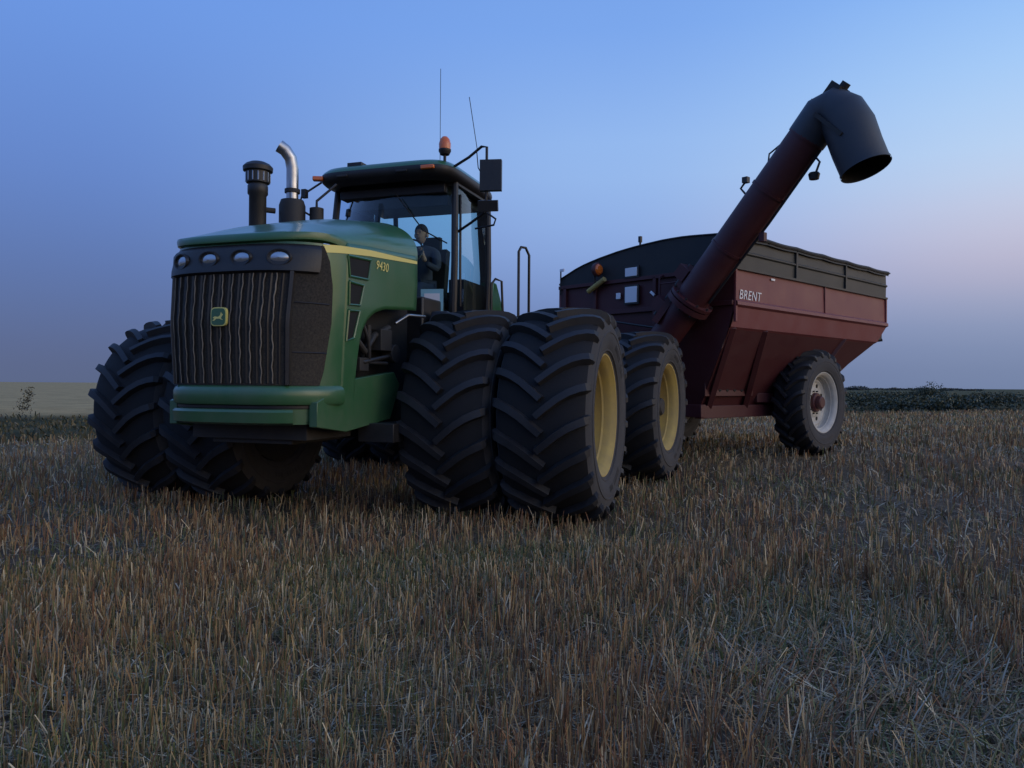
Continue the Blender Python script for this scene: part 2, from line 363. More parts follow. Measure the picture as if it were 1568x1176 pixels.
# ---------------------------------------------------------------- cab
b=B('cab_frame',tractor)
yF,yR=.74,1.98; zb,zt=1.95,3.62
FP={}
for s in(-1,1):
    FP[s]=[(s*.77,yF,zb),(s*.80,yF-.03,2.7),(s*.76,yF+.06,zt)]
    b.tube(FP[s],.042,BLK,8)
    b.tube([(s*.80,yR-.25,zb),(s*.82,yR-.22,2.7),(s*.78,yR-.15,zt)],.04,BLK,8)
    b.tube([(s*.60,yR+.1,zb),(s*.62,yR+.1,2.7),(s*.60,yR,zt)],.035,BLK,8)
    b.beam((s*.79,yF,zb+.05),(s*.81,yR-.2,zb+.05),.05,.12,BLK); b.beam((s*.77,yF+.05,zt),(s*.78,yR-.1,zt),.05,.08,BLK)
    b.tube([(s*.81,yF+.12,2.2),(s*.815,yF+.1,2.7),(s*.785,yF+.17,3.5)],.016,BLK,6)
b.beam((-.77,yF,2.02),(.77,yF,2.02),.05,.12,BLK); b.beam((-.76,yF+.06,zt),(.76,yF+.06,zt),.05,.1,BLK)
b.beam((-.6,yR+.1,2.1),(.6,yR+.1,2.1),.05,.3,BLK); b.beam((-.6,yR,zt),(.6,yR,zt),.05,.1,BLK)
b.done(.006)
b=B('cab_glazing',tractor)
b.grid([[(-.77,yF,2.05),(-.8,yF-.03,2.7),(-.76,yF+.06,3.6)],[(-.4,yF-.08,2.05),(-.4,yF-.11,2.7),(-.4,yF-.01,3.6)],[(0,yF-.11,2.05),(0,yF-.14,2.7),(0,yF-.03,3.6)],[(.4,yF-.08,2.05),(.4,yF-.11,2.7),(.4,yF-.01,3.6)],[(.77,yF,2.05),(.8,yF-.03,2.7),(.76,yF+.06,3.6)]],GLASS)
for s in(-1,1):
    b.grid([[(s*.79,yF+.02,2.05),(s*.815,yF-.01,2.7),(s*.77,yF+.08,3.6)],[(s*.80,yR-.25,2.05),(s*.82,yR-.22,2.7),(s*.78,yR-.15,3.6)],[(s*.60,yR+.1,2.05),(s*.62,yR+.1,2.7),(s*.60,yR,3.6)]],GLASS)
b.grid([[(-.6,yR+.1,2.25),(-.62,yR+.1,2.7),(-.6,yR,3.6)],[(.6,yR+.1,2.25),(.62,yR+.1,2.7),(.6,yR,3.6)]],GLASS)
b.done(ang=60)
b=B('cab_roof',tractor)
P=[]
def rr(t,sx,sy,zc,cx=0,cy=1.2):
    c,s=math.cos(t),math.sin(t); e=.32
    return (cx+sx*math.copysign(abs(c)**e,c),cy+sy*math.copysign(abs(s)**e,s),zc-.05*(s>0)*abs(s)**2)
TT=np.linspace(0,2*math.pi,73)
for sx,sy,z in((.70,.66,3.60),(.82,.80,3.62),(.85,.83,3.65),(.86,.84,3.70),(.855,.835,3.725)): P.append([rr(t,sx,sy,z) for t in TT])
b.grid(P,BLK); P=[P[-1]]
for sx,sy,z in((.84,.82,3.75),(.80,.78,3.79),(.68,.66,3.825),(.4,.4,3.845),(.01,.01,3.85)): P.append([rr(t,sx,sy,z) for t in TT])
b.grid(P,GREEN); b.box((-.35,.52,3.82),(.18,.12,.05),BLK); b.done(ang=45)
b=B('cab_body',tractor)
b.box((0,1.35,1.9),(1.62,1.3,.16),BLK); b.box((0,.5,1.9),(1.3,.6,.7),BLK)
for s in(-1,1):
    b.prism([(1.62,1.8),(2.25,1.8),(2.25,2.35),(2.02,2.62),(1.9,2.62),(1.75,2.1)],s*.66,s*.84,GREEN)
    b.prism([(.74,1.7),(1.6,1.7),(1.6,2.02),(.74,2.02)],s*.70,s*.825,BLK)
    b.prism([(.2,1.95),(.75,1.75),(.75,2.05),(.3,2.1)],s*.7,s*.9,BLK)
b.box((0,2.35,1.75),(1.2,.6,.5),BLK); b.done(.02)
b=B('cab_interior',tractor)
b.box((.08,1.35,2.33),(.52,.5,.14),SEATM); b.box((.08,1.63,2.70),(.46,.12,.62),SEATM,(-.15,0,0)); b.box((.08,1.69,3.10),(.24,.08,.16),SEATM)
b.box((.08,1.35,2.1),(.3,.35,.4),BLK); b.box((-.32,1.3,2.5),(.16,.55,.12),BLK); b.box((-.45,1.15,2.75),(.05,.2,.24),BLK)
b.tube([(.05,.80,2.0),(.05,.92,2.55),(.05,1.0,2.86)],.05,BLK,8)
b.tube([tuple(Vector((.05,1.02,2.88))+Vector((math.cos(t)*.2,math.sin(t)*.2*.45,math.sin(t)*.2*.88))) for t in np.linspace(0,2*math.pi,25)],.014,BLK,6)
b.beam((-.15,1.02,2.88),(.25,1.02,2.88),.02,.03,BLK)
b.box((.66,1.5,2.3),(.2,.8,.5),BLK); b.box((0,1.97,2.33),(1.1,.12,.35),BLK); b.box((-.5,.9,3.45),(.2,.15,.12),BLK); b.box((.0,1.25,3.54),(1.35,1.1,.10),BLK)
b.box((0,.80,3.46),(1.36,.02,.20),BLK,(.1,0,0))
b.done(.02)
b=B('window_sticker',tractor); b.box((.55,yF-.085,2.26),(.26,.004,.25),STICK,(0,0,.2)); b.box((.55,yF-.090,2.26),(.18,.004,.15),WHITE,(0,0,.2)); b.done()
b=B('wiper',tractor); b.tube([(.1,yF-.15,3.5),(.45,yF-.11,3.05),(.72,yF-.06,2.9)],.008,BLK,5); b.done()
b=B('mirrors',tractor)
for s in(-1,1):
    if s>0:
        b.tube([(.78,.62,3.72),(1.0,.62,3.83),(1.16,.6,3.93),(1.22,.6,3.92),(1.22,.6,3.4),(1.2,.6,3.2),(1.0,.7,3.12),(.8,.8,3.05)],.016,BLK,7)
        b.box((1.27,.6,3.6),(.24,.07,.34),BLK,(0,0,.2)); b.box((1.24,.6,3.27),(.22,.06,.12),BLK,(.3,0,.2))
        b.tube([(1.22,.6,3.2),(1.33,.6,3.12),(1.3,.62,3.06),(1.05,.7,3.05)],.012,BLK,6)
    else: b.tube([(-.8,.5,3.66),(-1.0,.4,3.5),(-1.05,.4,3.35),(-.85,.7,3.2)],.013,BLK,7); b.box((-.98,.42,3.52),(.06,.06,.1),BLK)
b.done(.012)
b=B('beacon',tractor); c=(.74,.55,0)
b.tube([(c[0],c[1],3.7),(c[0],c[1],3.9)],.018,BLK,8); b.lathe([(3.86,.05),(3.90,.07),(3.92,.07)],BLK,20,c,'z'); b.lathe([(3.92,.065),(3.98,.068),(4.03,.055),(4.06,.03),(4.07,0)],AMB,20,c,'z'); b.done(ang=50)
b=B('marker_lights',tractor)
b.box((.62,.355,3.685),(.16,.04,.045),AMB); b.box((-.80,.42,3.68),(.12,.08,.05),AMB,(0,0,.4))
for xx in(-.45,.3): b.box((xx,.365,3.67),(.14,.03,.03),STEEL)
b.done(.01)
b=B('antennas',tractor); b.tube([(.66,.6,3.82),(.66,.6,4.85)],.0035,BLK,5); b.tube([(1.1,.62,3.9),(1.0,.62,4.5)],.0045,BLK,5); b.tube([(1.1,.6,3.9),(1.12,.6,3.7),(1.2,.62,3.55)],.006,BLK,5); b.done()
b=B('access_steps_and_rails',tractor)
b.tube([(1.19,1.85,1.9),(1.19,1.85,2.98),(1.21,1.88,3.04),(1.25,1.95,3.04),(1.28,2.0,2.95),(1.28,2.0,1.9)],.018,BLK,8)
b.tube([(.92,1.6,1.8),(.92,1.6,2.55),(.95,1.66,2.62),(1.0,1.75,2.6),(1.02,1.8,1.8)],.016,BLK,8)
for i in range(4): b.box((1.05,1.8,.6+i*.38),(.5,.34,.04),STEEL)
for yy in(1.63,1.97): b.beam((1.28,yy,.55),(1.0,yy,1.95),.03,.06,STEEL)
b.box((.95,1.85,1.86),(.75,.7,.05),STEEL)
b.done(.005)
b=B('chassis_joint',tractor); b.box((0,1.2,1.05),(.7,1.6,.5),STEEL); b.tube([(0,1.75,.7),(0,1.75,1.6)],.14,STEEL,16); b.done(.02)
b=B('rear_chassis',rear); b.box((0,1.6,1.15),(.9,3.0,.6),STEEL); b.box((0,1.9,1.65),(1.3,1.9,.5),GREEN); b.box((0,3.2,.62),(.2,1.0,.1),STEEL)
for s in(-1,1): b.tube([(s*.5,.3,1.1),(s*.35,1.0,1.1)],.06,CHR,10)
b.box((0,2.9,1.3),(1.1,.4,1.0),STEEL); b.done(.02)
# ---------------------------------------------------------------- driver
drv=empty('driver',(F[0],F[1],0),TA)
def skin(name,pts,edges,rad,mt,root=0,sub=1):
    me=bpy.data.meshes.new(name); me.from_pydata(pts,edges,[]); o=bpy.data.objects.new(name,me); sc.collection.objects.link(o); o.parent=drv
    o.modifiers.new('sk','SKIN')
    for i,r in enumerate(rad):
        rr_=r if isinstance(r,tuple) else (r,r); me.skin_vertices[0].data[i].radius=rr_
    me.skin_vertices[0].data[root].use_root=True
    q=o.modifiers.new('ss','SUBSURF'); q.levels=sub; q.render_levels=sub; me.materials.append(mt)
    try: o.modifiers['sk'].use_smooth_shade=True
    except: pass
    return o
cx=.08; cy=1.38
skin('torso_and_arms',[(cx,cy,2.46),(cx,cy+.02,2.62),(cx,cy+.03,2.80),(cx,cy+.02,2.94),(cx,cy-.0,3.02),
 (cx+.19,cy,2.93),(cx+.25,cy-.10,2.70),(cx+.18,cy-.28,2.76),(cx-.19,cy,2.93),(cx-.27,cy-.10,2.70),(cx-.2,cy-.28,2.78)],
 [(0,1),(1,2),(2,3),(3,4),(3,5),(5,6),(6,7),(3,8),(8,9),(9,10)],[(.16,.12),(.15,.12),(.17,.12),(.14,.10),.055,.07,.05,.035,.07,.05,.035],SHIRT)
skin('legs',[(cx,cy,2.46),(cx+.11,cy-.05,2.46),(cx+.15,cy-.42,2.47),(cx+.14,cy-.50,2.08),(cx+.14,cy-.60,2.03),(cx-.11,cy-.05,2.46),(cx-.15,cy-.42,2.47),(cx-.14,cy-.50,2.08),(cx-.14,cy-.60,2.03)],
 [(0,1),(1,2),(2,3),(3,4),(0,5),(5,6),(6,7),(7,8)],[.13,.09,.065,.045,.04,.09,.065,.045,.04],PANTS)
hd=B('head',drv); P=[]
for i in range(13):
    t=math.pi*i/12; P.append([(cx+.075*math.sin(t)*math.cos(u)*(1 if math.cos(t)>-.2 else .85),cy-.03+(.095*math.sin(t)*math.sin(u))-(.012 if math.cos(t)<-.2 else 0),3.16+.12*math.cos(t)) for u in np.linspace(0,2*math.pi,21)])
hd.grid(P,SKIN); hd.tube([(cx,cy-.12,3.18),(cx,cy-.145,3.145),(cx,cy-.12,3.135)],[.008,.016,.008],SKIN,8)
for s in(-1,1): hd.lathe([(s*.07,.03),(s*.085,.03),(s*.087,.0)],SKIN,10,(cx,cy-.02,3.15)); hd.lathe([(0,.011),(.004,.0)],HAIR,8,(cx+s*.03,cy-.122,3.175))
hd.box((cx,cy-.118,3.10),(.045,.01,.008),HAIR); hd.done(ang=60)
hr=B('hair',drv); P=[]
for i in range(7):
    t=math.pi*.5*i/6; P.append([(cx+.084*math.sin(t)*math.cos(u),cy-.018+.100*math.sin(t)*math.sin(u),3.185+.110*math.cos(t)) for u in np.linspace(0,2*math.pi,21)])
hr.grid(P,HAIR); hr.done(ang=60)
for s in(-1,1):
    w=Vector((cx+s*.18-.0,cy-.29,2.77)); tgt=Vector((.05+s*.18,1.04,2.90)); w2=w.lerp(tgt,.55)
    pts=[tuple(w),tuple(w2)]; ed=[(0,1)]; ra=[.028,.036]
    for k in range(5):
        side=Vector((.0,.0,1))*(.03-.016*k) if k<4 else Vector((-s*.03,0,.03))
        a1=w2+side+(tgt-w2)*.6; a2=tgt+side*1.1+Vector((s*.012,-.02,0)); a3=tgt+side*1.1+Vector((-s*.014,-.018+.002*k,-.01))
        i0=len(pts); pts+=[tuple(a1),tuple(a2),tuple(a3)]; ed+=[(1,i0),(i0,i0+1),(i0+1,i0+2)]; ra+=[.010,.009,.008]
    skin('hand',pts,ed,ra,SKIN,0,1)
# ---------------------------------------------------------------- grain cart
b=B('hopper_body',cart)
X=1.75; ZL=2.42; ZB=2.04; ZD=2.93
yf,yr=-3.0,2.55
sidep=[(X,ZD+.02),(X+.012,ZL+.05),(X+.055,ZL+.02),(X+.06,ZL-.03),(X+.01,ZL-.06),(X-.05,ZB+.03),(X-.09,ZB)]
for s in(-1,1):
    P=[]
    for y in np.linspace(yf,yr,12): P.append([(s*x,y-(max(0,ZL-.06-z)*.9 if y==yr else 0),z) for x,z in sidep])
    b.grid(P,RED)
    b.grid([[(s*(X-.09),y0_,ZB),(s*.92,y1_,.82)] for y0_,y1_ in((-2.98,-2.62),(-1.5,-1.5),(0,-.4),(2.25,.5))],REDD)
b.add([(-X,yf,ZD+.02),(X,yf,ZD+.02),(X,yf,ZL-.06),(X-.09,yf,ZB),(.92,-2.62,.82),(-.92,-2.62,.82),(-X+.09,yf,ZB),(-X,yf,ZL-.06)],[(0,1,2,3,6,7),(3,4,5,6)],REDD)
b.add([(-X,yr,ZD+.02),(X,yr,ZD+.02),(X,yr,ZL-.06),(X-.09,yr-.3,ZB),(.92,.5,.82),(-.92,.5,.82),(-X+.09,yr-.3,ZB),(-X,yr,ZL-.06)],[(0,1,2,7),(2,3,6,7),(3,4,5,6)],RED)
b.add([(.92,-2.62,.82),(-.92,-2.62,.82),(-.92,.5,.82),(.92,.5,.82)],[(0,1,2,3)],REDD)
b.done(ang=25)
b=B('side_extensions',cart)
topz=lambda x:interp(x,[-1.75,-1.3,-.9,-.4,0,.5,.9,1.75],[3.08,3.25,3.34,3.42,3.46,3.49,3.49,3.43])
zl=ZD
for s in(-1,1):
    e=topz(s*X)-.01; m_=(zl+e)/2
    b.grid([[(s*(X+.004),y,zl),(s*(X+.008),y,m_-.03),(s*(X+.035),y,m_-.01),(s*(X+.035),y,m_+.01),(s*(X+.008),y,m_+.03),(s*X,y,e)] for y in(yf-.004,-1.2,.6,yr+.004)],PANEL)
    b.beam((s*(X+.02),yf,zl),(s*(X+.02),yr,zl),.05,.035,PANEL)
    for y in np.linspace(yf,yr,4)[1:-1]: b.beam((s*(X+.015),y,zl),(s*(X+.015),y,e),.05,.05,PANEL)
xs=np.linspace(-X,X,20)
for yy in(yf-.006,yr+.006): b.grid([[(x,yy,zl-.0),(x,yy,topz(x))] for x in xs],TARP)
b.done(ang=25)
b=B('roll_tarp',cart)
P=[]
ys=np.linspace(yf-.03,yr+.03,49)
for y in ys:
    ph=((y-yf)/(yr-yf)*6)%1; sag=-.025*math.sin(math.pi*ph)
    P.append([(x,y,topz(x)+(.012+sag if abs(x)<1.7 else 0)) for x in xs]+[(X+.035,y,topz(X)-.01+sag*.6),(X+.045,y,topz(X)-.06+sag*.6)])
b.grid(P,TARP)
for i in range(7):
    y=yf+(yr-yf)*i/6; b.tube([(x,y,topz(x)+.012) for x in xs]+[(X+.05,y,topz(X)-.04)],.018,TARP,6)
b.tube([(X+.03,y,topz(X)-.0-.014*math.sin(math.pi*(((y-yf)/(yr-yf)*6)%1))) for y in ys],.035,TARP,8)
b.tube([(X+.03,yr,topz(X)),(X+.03,yr+.12,topz(X)+.01)],.02,CHR,8)
b.done(ang=40)
b=B('frame_and_braces',cart)
for s in(-1,1):
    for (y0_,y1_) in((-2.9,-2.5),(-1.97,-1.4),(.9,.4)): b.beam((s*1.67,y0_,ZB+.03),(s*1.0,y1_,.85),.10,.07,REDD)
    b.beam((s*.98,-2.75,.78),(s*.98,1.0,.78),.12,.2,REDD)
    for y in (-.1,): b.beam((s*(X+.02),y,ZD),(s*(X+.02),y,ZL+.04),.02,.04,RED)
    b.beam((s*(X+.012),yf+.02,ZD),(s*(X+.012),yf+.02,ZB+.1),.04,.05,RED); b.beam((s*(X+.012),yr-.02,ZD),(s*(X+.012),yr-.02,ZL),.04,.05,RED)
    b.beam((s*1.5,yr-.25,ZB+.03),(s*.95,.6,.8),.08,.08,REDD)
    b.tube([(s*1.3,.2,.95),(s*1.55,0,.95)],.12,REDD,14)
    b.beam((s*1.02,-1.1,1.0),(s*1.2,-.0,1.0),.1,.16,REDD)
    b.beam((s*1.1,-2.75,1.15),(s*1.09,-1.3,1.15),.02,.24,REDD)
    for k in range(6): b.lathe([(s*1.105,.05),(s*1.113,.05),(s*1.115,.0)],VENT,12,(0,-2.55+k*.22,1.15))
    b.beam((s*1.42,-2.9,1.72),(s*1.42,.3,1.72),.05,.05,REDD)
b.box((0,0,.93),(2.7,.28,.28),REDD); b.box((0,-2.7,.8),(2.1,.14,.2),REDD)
b.beam((.3,-2.6,.72),(-1.24,-4.1,.55),.22,.26,REDD); b.beam((-.9,-2.6,.72),(-1.24,-4.1,.55),.15,.2,REDD)
b.box((1.2,yr-.05,2.2),(.5,.5,.05),STEEL); b.box((1.55,yr+.15,2.19),(.06,.25,.12),STEEL); b.tube([(1.3,yr+.1,2.1),(1.6,yr+.25,2.14)],.03,STEEL,8)
b.tube([(.9,yr-.3,2.0),(.9,yr+.1,2.3)],.025,STEEL,6)
b.done(.008)
b=B('front_wall_details',cart)
for x in(-1.6,-.9,.35,1.0): b.beam((x,yf-.03,2.93),(x,yf-.03,2.1),.06,.05,REDD)
b.beam((-X,yf-.03,2.42),(X,yf-.03,2.42),.06,.07,REDD); b.beam((-X,yf-.03,2.93),(X,yf-.03,2.93),.05,.06,REDD)
for z,hh in((2.68,.26),(3.05,.14)):
    b.box((-.10,yf-.05,z),(.30,.03,hh+.06),BLK); b.box((-.10,yf-.07,z),(.24,.02,hh),WHITE)  # pale panes: sky light through the translucent windows painted as white
b.box((-.38,yf-.05,2.68),(.09,.02,.1),WHITE); b.box((.34,yf-.08,2.66),(.1,.02,.04),WHITE,(0,.7,0))
b.tube([(-.85,yf-.1,2.9),(-.85,yf-.12,3.1)],.02,BLK,6); b.lathe([(-.03,.0),(-.03,.11),(.03,.12),(.05,.10),(.06,.0)],REDD,20,(-.78,yf-.14,3.15)); b.lathe([(.05,.095),(.08,.07),(.09,0)],AMB,20,(-.78,yf-.14,3.15))
b.tube([(-1.0,yf-.1,2.80),(-.62,yf-.12,2.98)],.045,YEL,10)
b.tube([(-1.7,yf-.05,2.8),(-1.7,yf-.05,3.22),(-1.62,yf-.05,3.26)],.015,BLK,6); b.box((-1.66,yf-.06,3.24),(.1,.02,.05),WHITE)
b.tube([(-.05,yf+.1,3.45),(-.05,yf+.1,3.60)],.018,BLK,6); b.box((-.05,yf+.1,3.60),(.05,.05,.1),BLK)
for xx in(.52,.86): b.tube([(xx,yf-.14,1.6),(xx,yf-.14,2.9),(xx,yf+.0,2.95)],.018,REDD,6)
for k in range(5): b.tube([(.52,yf-.14,1.75+k*.26),(.86,yf-.14,1.75+k*.26)],.014,REDD,6)
b.tube([(-1.2,yf-.1,2.0),(-.4,yf-.15,2.25),(.5,yf-.25,2.1),(1.0,yf-.3,2.35)],.02,BLK,6)
b.tube([(-1.3,yf-.1,1.8),(-.2,yf-.2,2.0),(.7,yf-.25,1.9),(1.0,yf-.32,2.2)],.018,BLK,6)
b.done(.006)
text('lettering','BRENT',.20,(X+.02,-2.90,2.485),cart,WHITE,MS,.0)
b=B('side_decal',cart); b.box((X+.02,-1.9,2.86),(.006,.12,.03),WHITE); b.done()
# auger
b=B('unloading_auger',cart)
bx,by,bz=1.21,-3.35,2.42
D=Vector((2.02,0,2.28)); Du=D.normalized()
P0=Vector((bx,by,bz)); T=P0+D
b.tube([P0-Du*1.5,P0],.235,REDD,28); b.tube([P0,T+Du*.10],.25,REDD,28)
b.tube([P0-Du*.05,P0+Du*.03],.34,REDD,28); b.tube([P0+Du*.05,P0+Du*.10],.34,REDD,28)
for k in range(10):
    t=2*math.pi*k/10; ax=Du.cross(Vector((0,1,0))).normalized(); q=ax*math.cos(t)*.31+Vector((0,1,0))*math.sin(t)*.31
    b.tube([P0-Du*.08+q,P0+Du*.13+q],.016,STEEL,6)
ax=Du.cross(Vector((0,1,0))).normalized()
if ax.z>0: ax=-ax
for l in(.95,1.9,2.7): b.tube([P0+Du*l,P0+Du*(l+.04)],.262,REDD,28)
b.beam(P0-Du*.5+Vector((-.1,-.25,.1)),P0+Du*.45-ax*.3,.12,.1,REDD)
b.tube([P0-ax*.36-Du*.5,P0-ax*.34+Du*.45],.045,BLK,10); b.box(P0-ax*.33+Du*.3,(.2,.3,.2),REDD,(0,-.84,0)); b.box(P0-ax*.33-Du*.3,(.2,.3,.24),REDD,(0,-.84,0))
b.tube([P0+ax*.27+Du*.2,P0+ax*.29+Du*1.6,P0+ax*.27+Du*2.7],.018,BLK,6)
b.tube([P0-ax*.27+Du*1.7,P0-ax*.40+Du*1.72,P0-ax*.40+Du*1.85],.016,BLK,6); b.box(P0-ax*.41+Du*1.85,(.08,.08,.08),BLK); b.box(P0+ax*.34+Du*1.4,(.08,.08,.12),REDD)
b.lathe([(-.05,.0),(-.04,.06),(.03,.075),(.05,.06),(.05,0)],BLK,14,tuple(P0+ax*.42+Du*2.4),'z'); b.tube([P0+ax*.25+Du*2.6,P0+ax*.36+Du*2.58,P0+ax*.42+Du*2.42],.015,BLK,6)
b.tube([P0-ax*.27+Du*2.2,P0-ax*.34+Du*2.3,P0-ax*.27+Du*2.5],.012,BLK,6)
b.done(ang=40)
b=B('auger_spout',cart)
E=T+Vector((.55,0,-.80))
M5=T+Vector((.44,0,-.52)); dE=(E-M5).normalized()
pts=[T-Du*.32,T+Du*.02,T+Vector((.12,0,.04)),T+Vector((.25,0,-.06)),T+Vector((.35,0,-.25)),M5,E]
b.tube(pts,[.262,.27,.285,.300,.310,.305,.300],SPOUT,36,False)
b.tube([E-dE*.002,T+Vector((.35,0,-.25))],[.294,.290],VENT,36,False)
b.tube([E-dE*.03,E+dE*.004],.310,SPOUT,36,False)
b.box(T+Du*.32+Vector((-.04,0,.02)),(.18,.26,.16),STEEL,(0,-.84,0)); b.tube([T+Du*.25,T+Du*.46],.06,STEEL,12)
b.box(T+Vector((.26,-.0,.20)),(.14,.28,.05),SPOUT,(0,.7,0))
for s in(-1,1): b.beam(T+Vector((.02,s*.29,-.05)),T+Vector((.38,s*.32,-.40)),.02,.05,STEEL)
b.done(ang=32)
cs=.93/1.04; cw=.70
for s in(-1,1):
    inst('cart_tyre',TY,cart,(s*1.47,0,.92),(.2,0,0),(cw,cs,cs)); inst('cart_rim',RIMC,cart,(s*1.47,0,.92),(0,0,0 if s>0 else math.pi),(cw,cs,cs))
# ---------------------------------------------------------------- ground
P0g=np.array([-12,15.2]); nrm=np.array([-.58,.815])
def sd(x,y): return (x-P0g[0])*nrm[0]+(y-P0g[1])*nrm[1]+ .35*np.sin(x*.35)+.2*np.sin(x*.9+1)
def wob(x,y): return .012*np.sin(x*2.1+y*1.3)+.010*np.sin(x*1.1-y*2.7+2)+.008*np.sin(x*4.3+y*3.1)
def gh(x,y):
    s=sd(x,y); near=np.exp(-(x*x+y*y)/900)
    return CZ*sstep(10.5,13.5,y)*sstep(0,2.5,x)*(1-sstep(30,45,y)) + wob(x,y)*near - .4*sstep(.5,5,s)*(1-sstep(18,26,s))
def vnoise(x,y,seed=0):
    r=np.random.default_rng(seed); out=np.zeros_like(x,dtype=float)
    for k in range(10):
        a=r.uniform(0,6.28); fq=r.uniform(.25,1.6); p=r.uniform(0,6.28); out+=np.sin((x*np.cos(a)+y*np.sin(a))*fq+p+1.3*np.sin(x*.3*fq+y*.4+p))
    return out/3.2
t=np.linspace(-1,1,301); ax_=np.sinh(t*8.2)/np.sinh(8.2)*3000
GX,GY=np.meshgrid(ax_,ax_+8,indexing='ij'); GZ=gh(GX,GY)
n=301; V=np.stack([GX,GY,GZ],-1).reshape(-1,3)
idx=np.arange(n*n).reshape(n,n); Q=np.stack([idx[:-1,:-1],idx[1:,:-1],idx[1:,1:],idx[:-1,1:]],-1).reshape(-1,4)
def npmesh(name,V,Q,matl,col=None,smooth=False):
    me=bpy.data.meshes.new(name); me.vertices.add(len(V)); me.vertices.foreach_set('co',V.astype(np.float32).ravel())
    k=Q.shape[1]; me.loops.add(Q.size); me.loops.foreach_set('vertex_index',Q.astype(np.int32).ravel())
    me.polygons.add(len(Q)); me.polygons.foreach_set('loop_start',(np.arange(len(Q))*k).astype(np.int32))
    me.update(calc_edges=True)
    if smooth: me.polygons.foreach_set('use_smooth',np.ones(len(Q),dtype=bool))
    if col is not None:
        a=me.color_attributes.new('Col','FLOAT_COLOR','POINT'); a.data.foreach_set('color',np.concatenate([col,np.ones((len(col),1))],1).astype(np.float32).ravel())
    me.materials.append(matl); o=bpy.data.objects.new(name,me); sc.collection.objects.link(o); return o
s=sd(GX,GY); 
soil=np.array([.13,.098,.068]); band_=np.array([.07,.065,.032]); tan=np.array([.46,.32,.15]); scr=np.array([.10,.092,.045])
far=np.sqrt(GX**2+GY**2)
w1=sstep(0,.6,s)[...,None]; w2=(sstep(20,23,s)*(1-sstep(5,30,GX)))[...,None]; w3=(sstep(20,23,s)*sstep(5,30,GX))[...,None]
straw=np.array([.24,.17,.08]); fs_=sstep(8,30,far)[...,None]
C=(soil*(1-fs_)+straw*fs_)*(1-w1)+band_*w1; C=C*(1-w2)+tan*w2; C=C*(1-w3)+scr*w3
gm=bpy.data.materials.new('field_soil'); gm.use_nodes=True; nt=gm.node_tree; bs=nt.nodes['Principled BSDF']; bs.inputs['Roughness'].default_value=.95; bs.inputs['Specular IOR Level'].default_value=.05
at=nt.nodes.new('ShaderNodeAttribute'); at.attribute_name='Col'; tc=nt.nodes.new('ShaderNodeTexCoord')
n1=nt.nodes.new('ShaderNodeTexNoise'); n1.inputs['Scale'].default_value=.35; n1.inputs['Detail'].default_value=12; n1.inputs['Roughness'].default_value=.75; nt.links.new(tc.outputs['Object'],n1.inputs[0])
n2=nt.nodes.new('ShaderNodeTexNoise'); n2.inputs['Scale'].default_value=28; n2.inputs['Detail'].default_value=6; n2.inputs['Roughness'].default_value=.8; nt.links.new(tc.outputs['Object'],n2.inputs[0])
ad=nt.nodes.new('ShaderNodeMath'); ad.operation='ADD'; nt.links.new(n1.outputs[0],ad.inputs[0]); nt.links.new(n2.outputs[0],ad.inputs[1])
mr=nt.nodes.new('ShaderNodeMapRange'); mr.inputs[1].default_value=.7; mr.inputs[2].default_value=1.35; mr.inputs[3].default_value=.5; mr.inputs[4].default_value=1.6; nt.links.new(ad.outputs[0],mr.inputs[0])
vm=nt.nodes.new('ShaderNodeVectorMath'); vm.operation='SCALE'; nt.links.new(at.outputs['Color'],vm.inputs[0]); nt.links.new(mr.outputs[0],vm.inputs['Scale']); nt.links.new(vm.outputs[0],bs.inputs['Base Color'])
bp=nt.nodes.new('ShaderNodeBump'); bp.inputs['Strength'].default_value=.6; bp.inputs['Distance'].default_value=.03; nt.links.new(n2.outputs[0],bp.inputs['Height']); nt.links.new(bp.outputs[0],bs.inputs['Normal'])
npmesh('ground',V,Q,gm,C.reshape(-1,3),True)
# ---------------------------------------------------------------- stubble
sm=bpy.data.materials.new('straw'); sm.use_nodes=True; nt=sm.node_tree; bs=nt.nodes['Principled BSDF']; bs.inputs['Roughness'].default_value=.5; bs.inputs['Specular IOR Level'].default_value=.25
at=nt.nodes.new('ShaderNodeAttribute'); at.attribute_name='Col'; nt.links.new(at.outputs['Color'],bs.inputs['Base Color'])
def ribbons(x,y,z,h,w,az,lean,face,bend):
    n=len(x); dx,dy=np.cos(az)*np.sin(lean),np.sin(az)*np.sin(lean); dz=np.cos(lean)
    px,py=np.cos(face)*w/2,np.sin(face)*w/2
    P=np.stack([x,y,z],-1); Dv=np.stack([dx,dy,dz],-1)*h[:,None]; S=np.stack([px,py,np.zeros(n)],-1)
    bd=np.stack([np.cos(az)*bend,np.sin(az)*bend,-bend*.5],-1)*h[:,None]
    M=P+Dv*.55; T=P+Dv+bd
    V=np.stack([P-S,P+S,M-S,M+S,T-S*.7,T+S*.7],1).reshape(-1,3)
    i=(np.arange(n)*6)[:,None]; Q=np.concatenate([i+np.array([[0,1,3,2]]),i+np.array([[2,3,5,4]])],0)
    return V,Q
def polar(N,r0,r1,p,half):
    u=rng.random(N); e=2-p; r=(r0**e+(r1**e-r0**e)*u)**(1/e); a=rng.uniform(-half,half,N)
    return r*np.sin(a),r*np.cos(a),r
def rowsnap(x,y,amt,sp=.17,ang=R_(24)):
    c,s_=np.cos(ang),np.sin(ang); u=x*c-y*s_; v=x*s_+y*c
    ur=np.round(u/sp)*sp+rng.normal(0,amt,len(x))+.03*np.sin(v*.8)
    vc=np.round(v/.085)*.085+rng.normal(0,.020,len(x))
    return ur*c+vc*s_, -ur*s_+vc*c
foot=[]
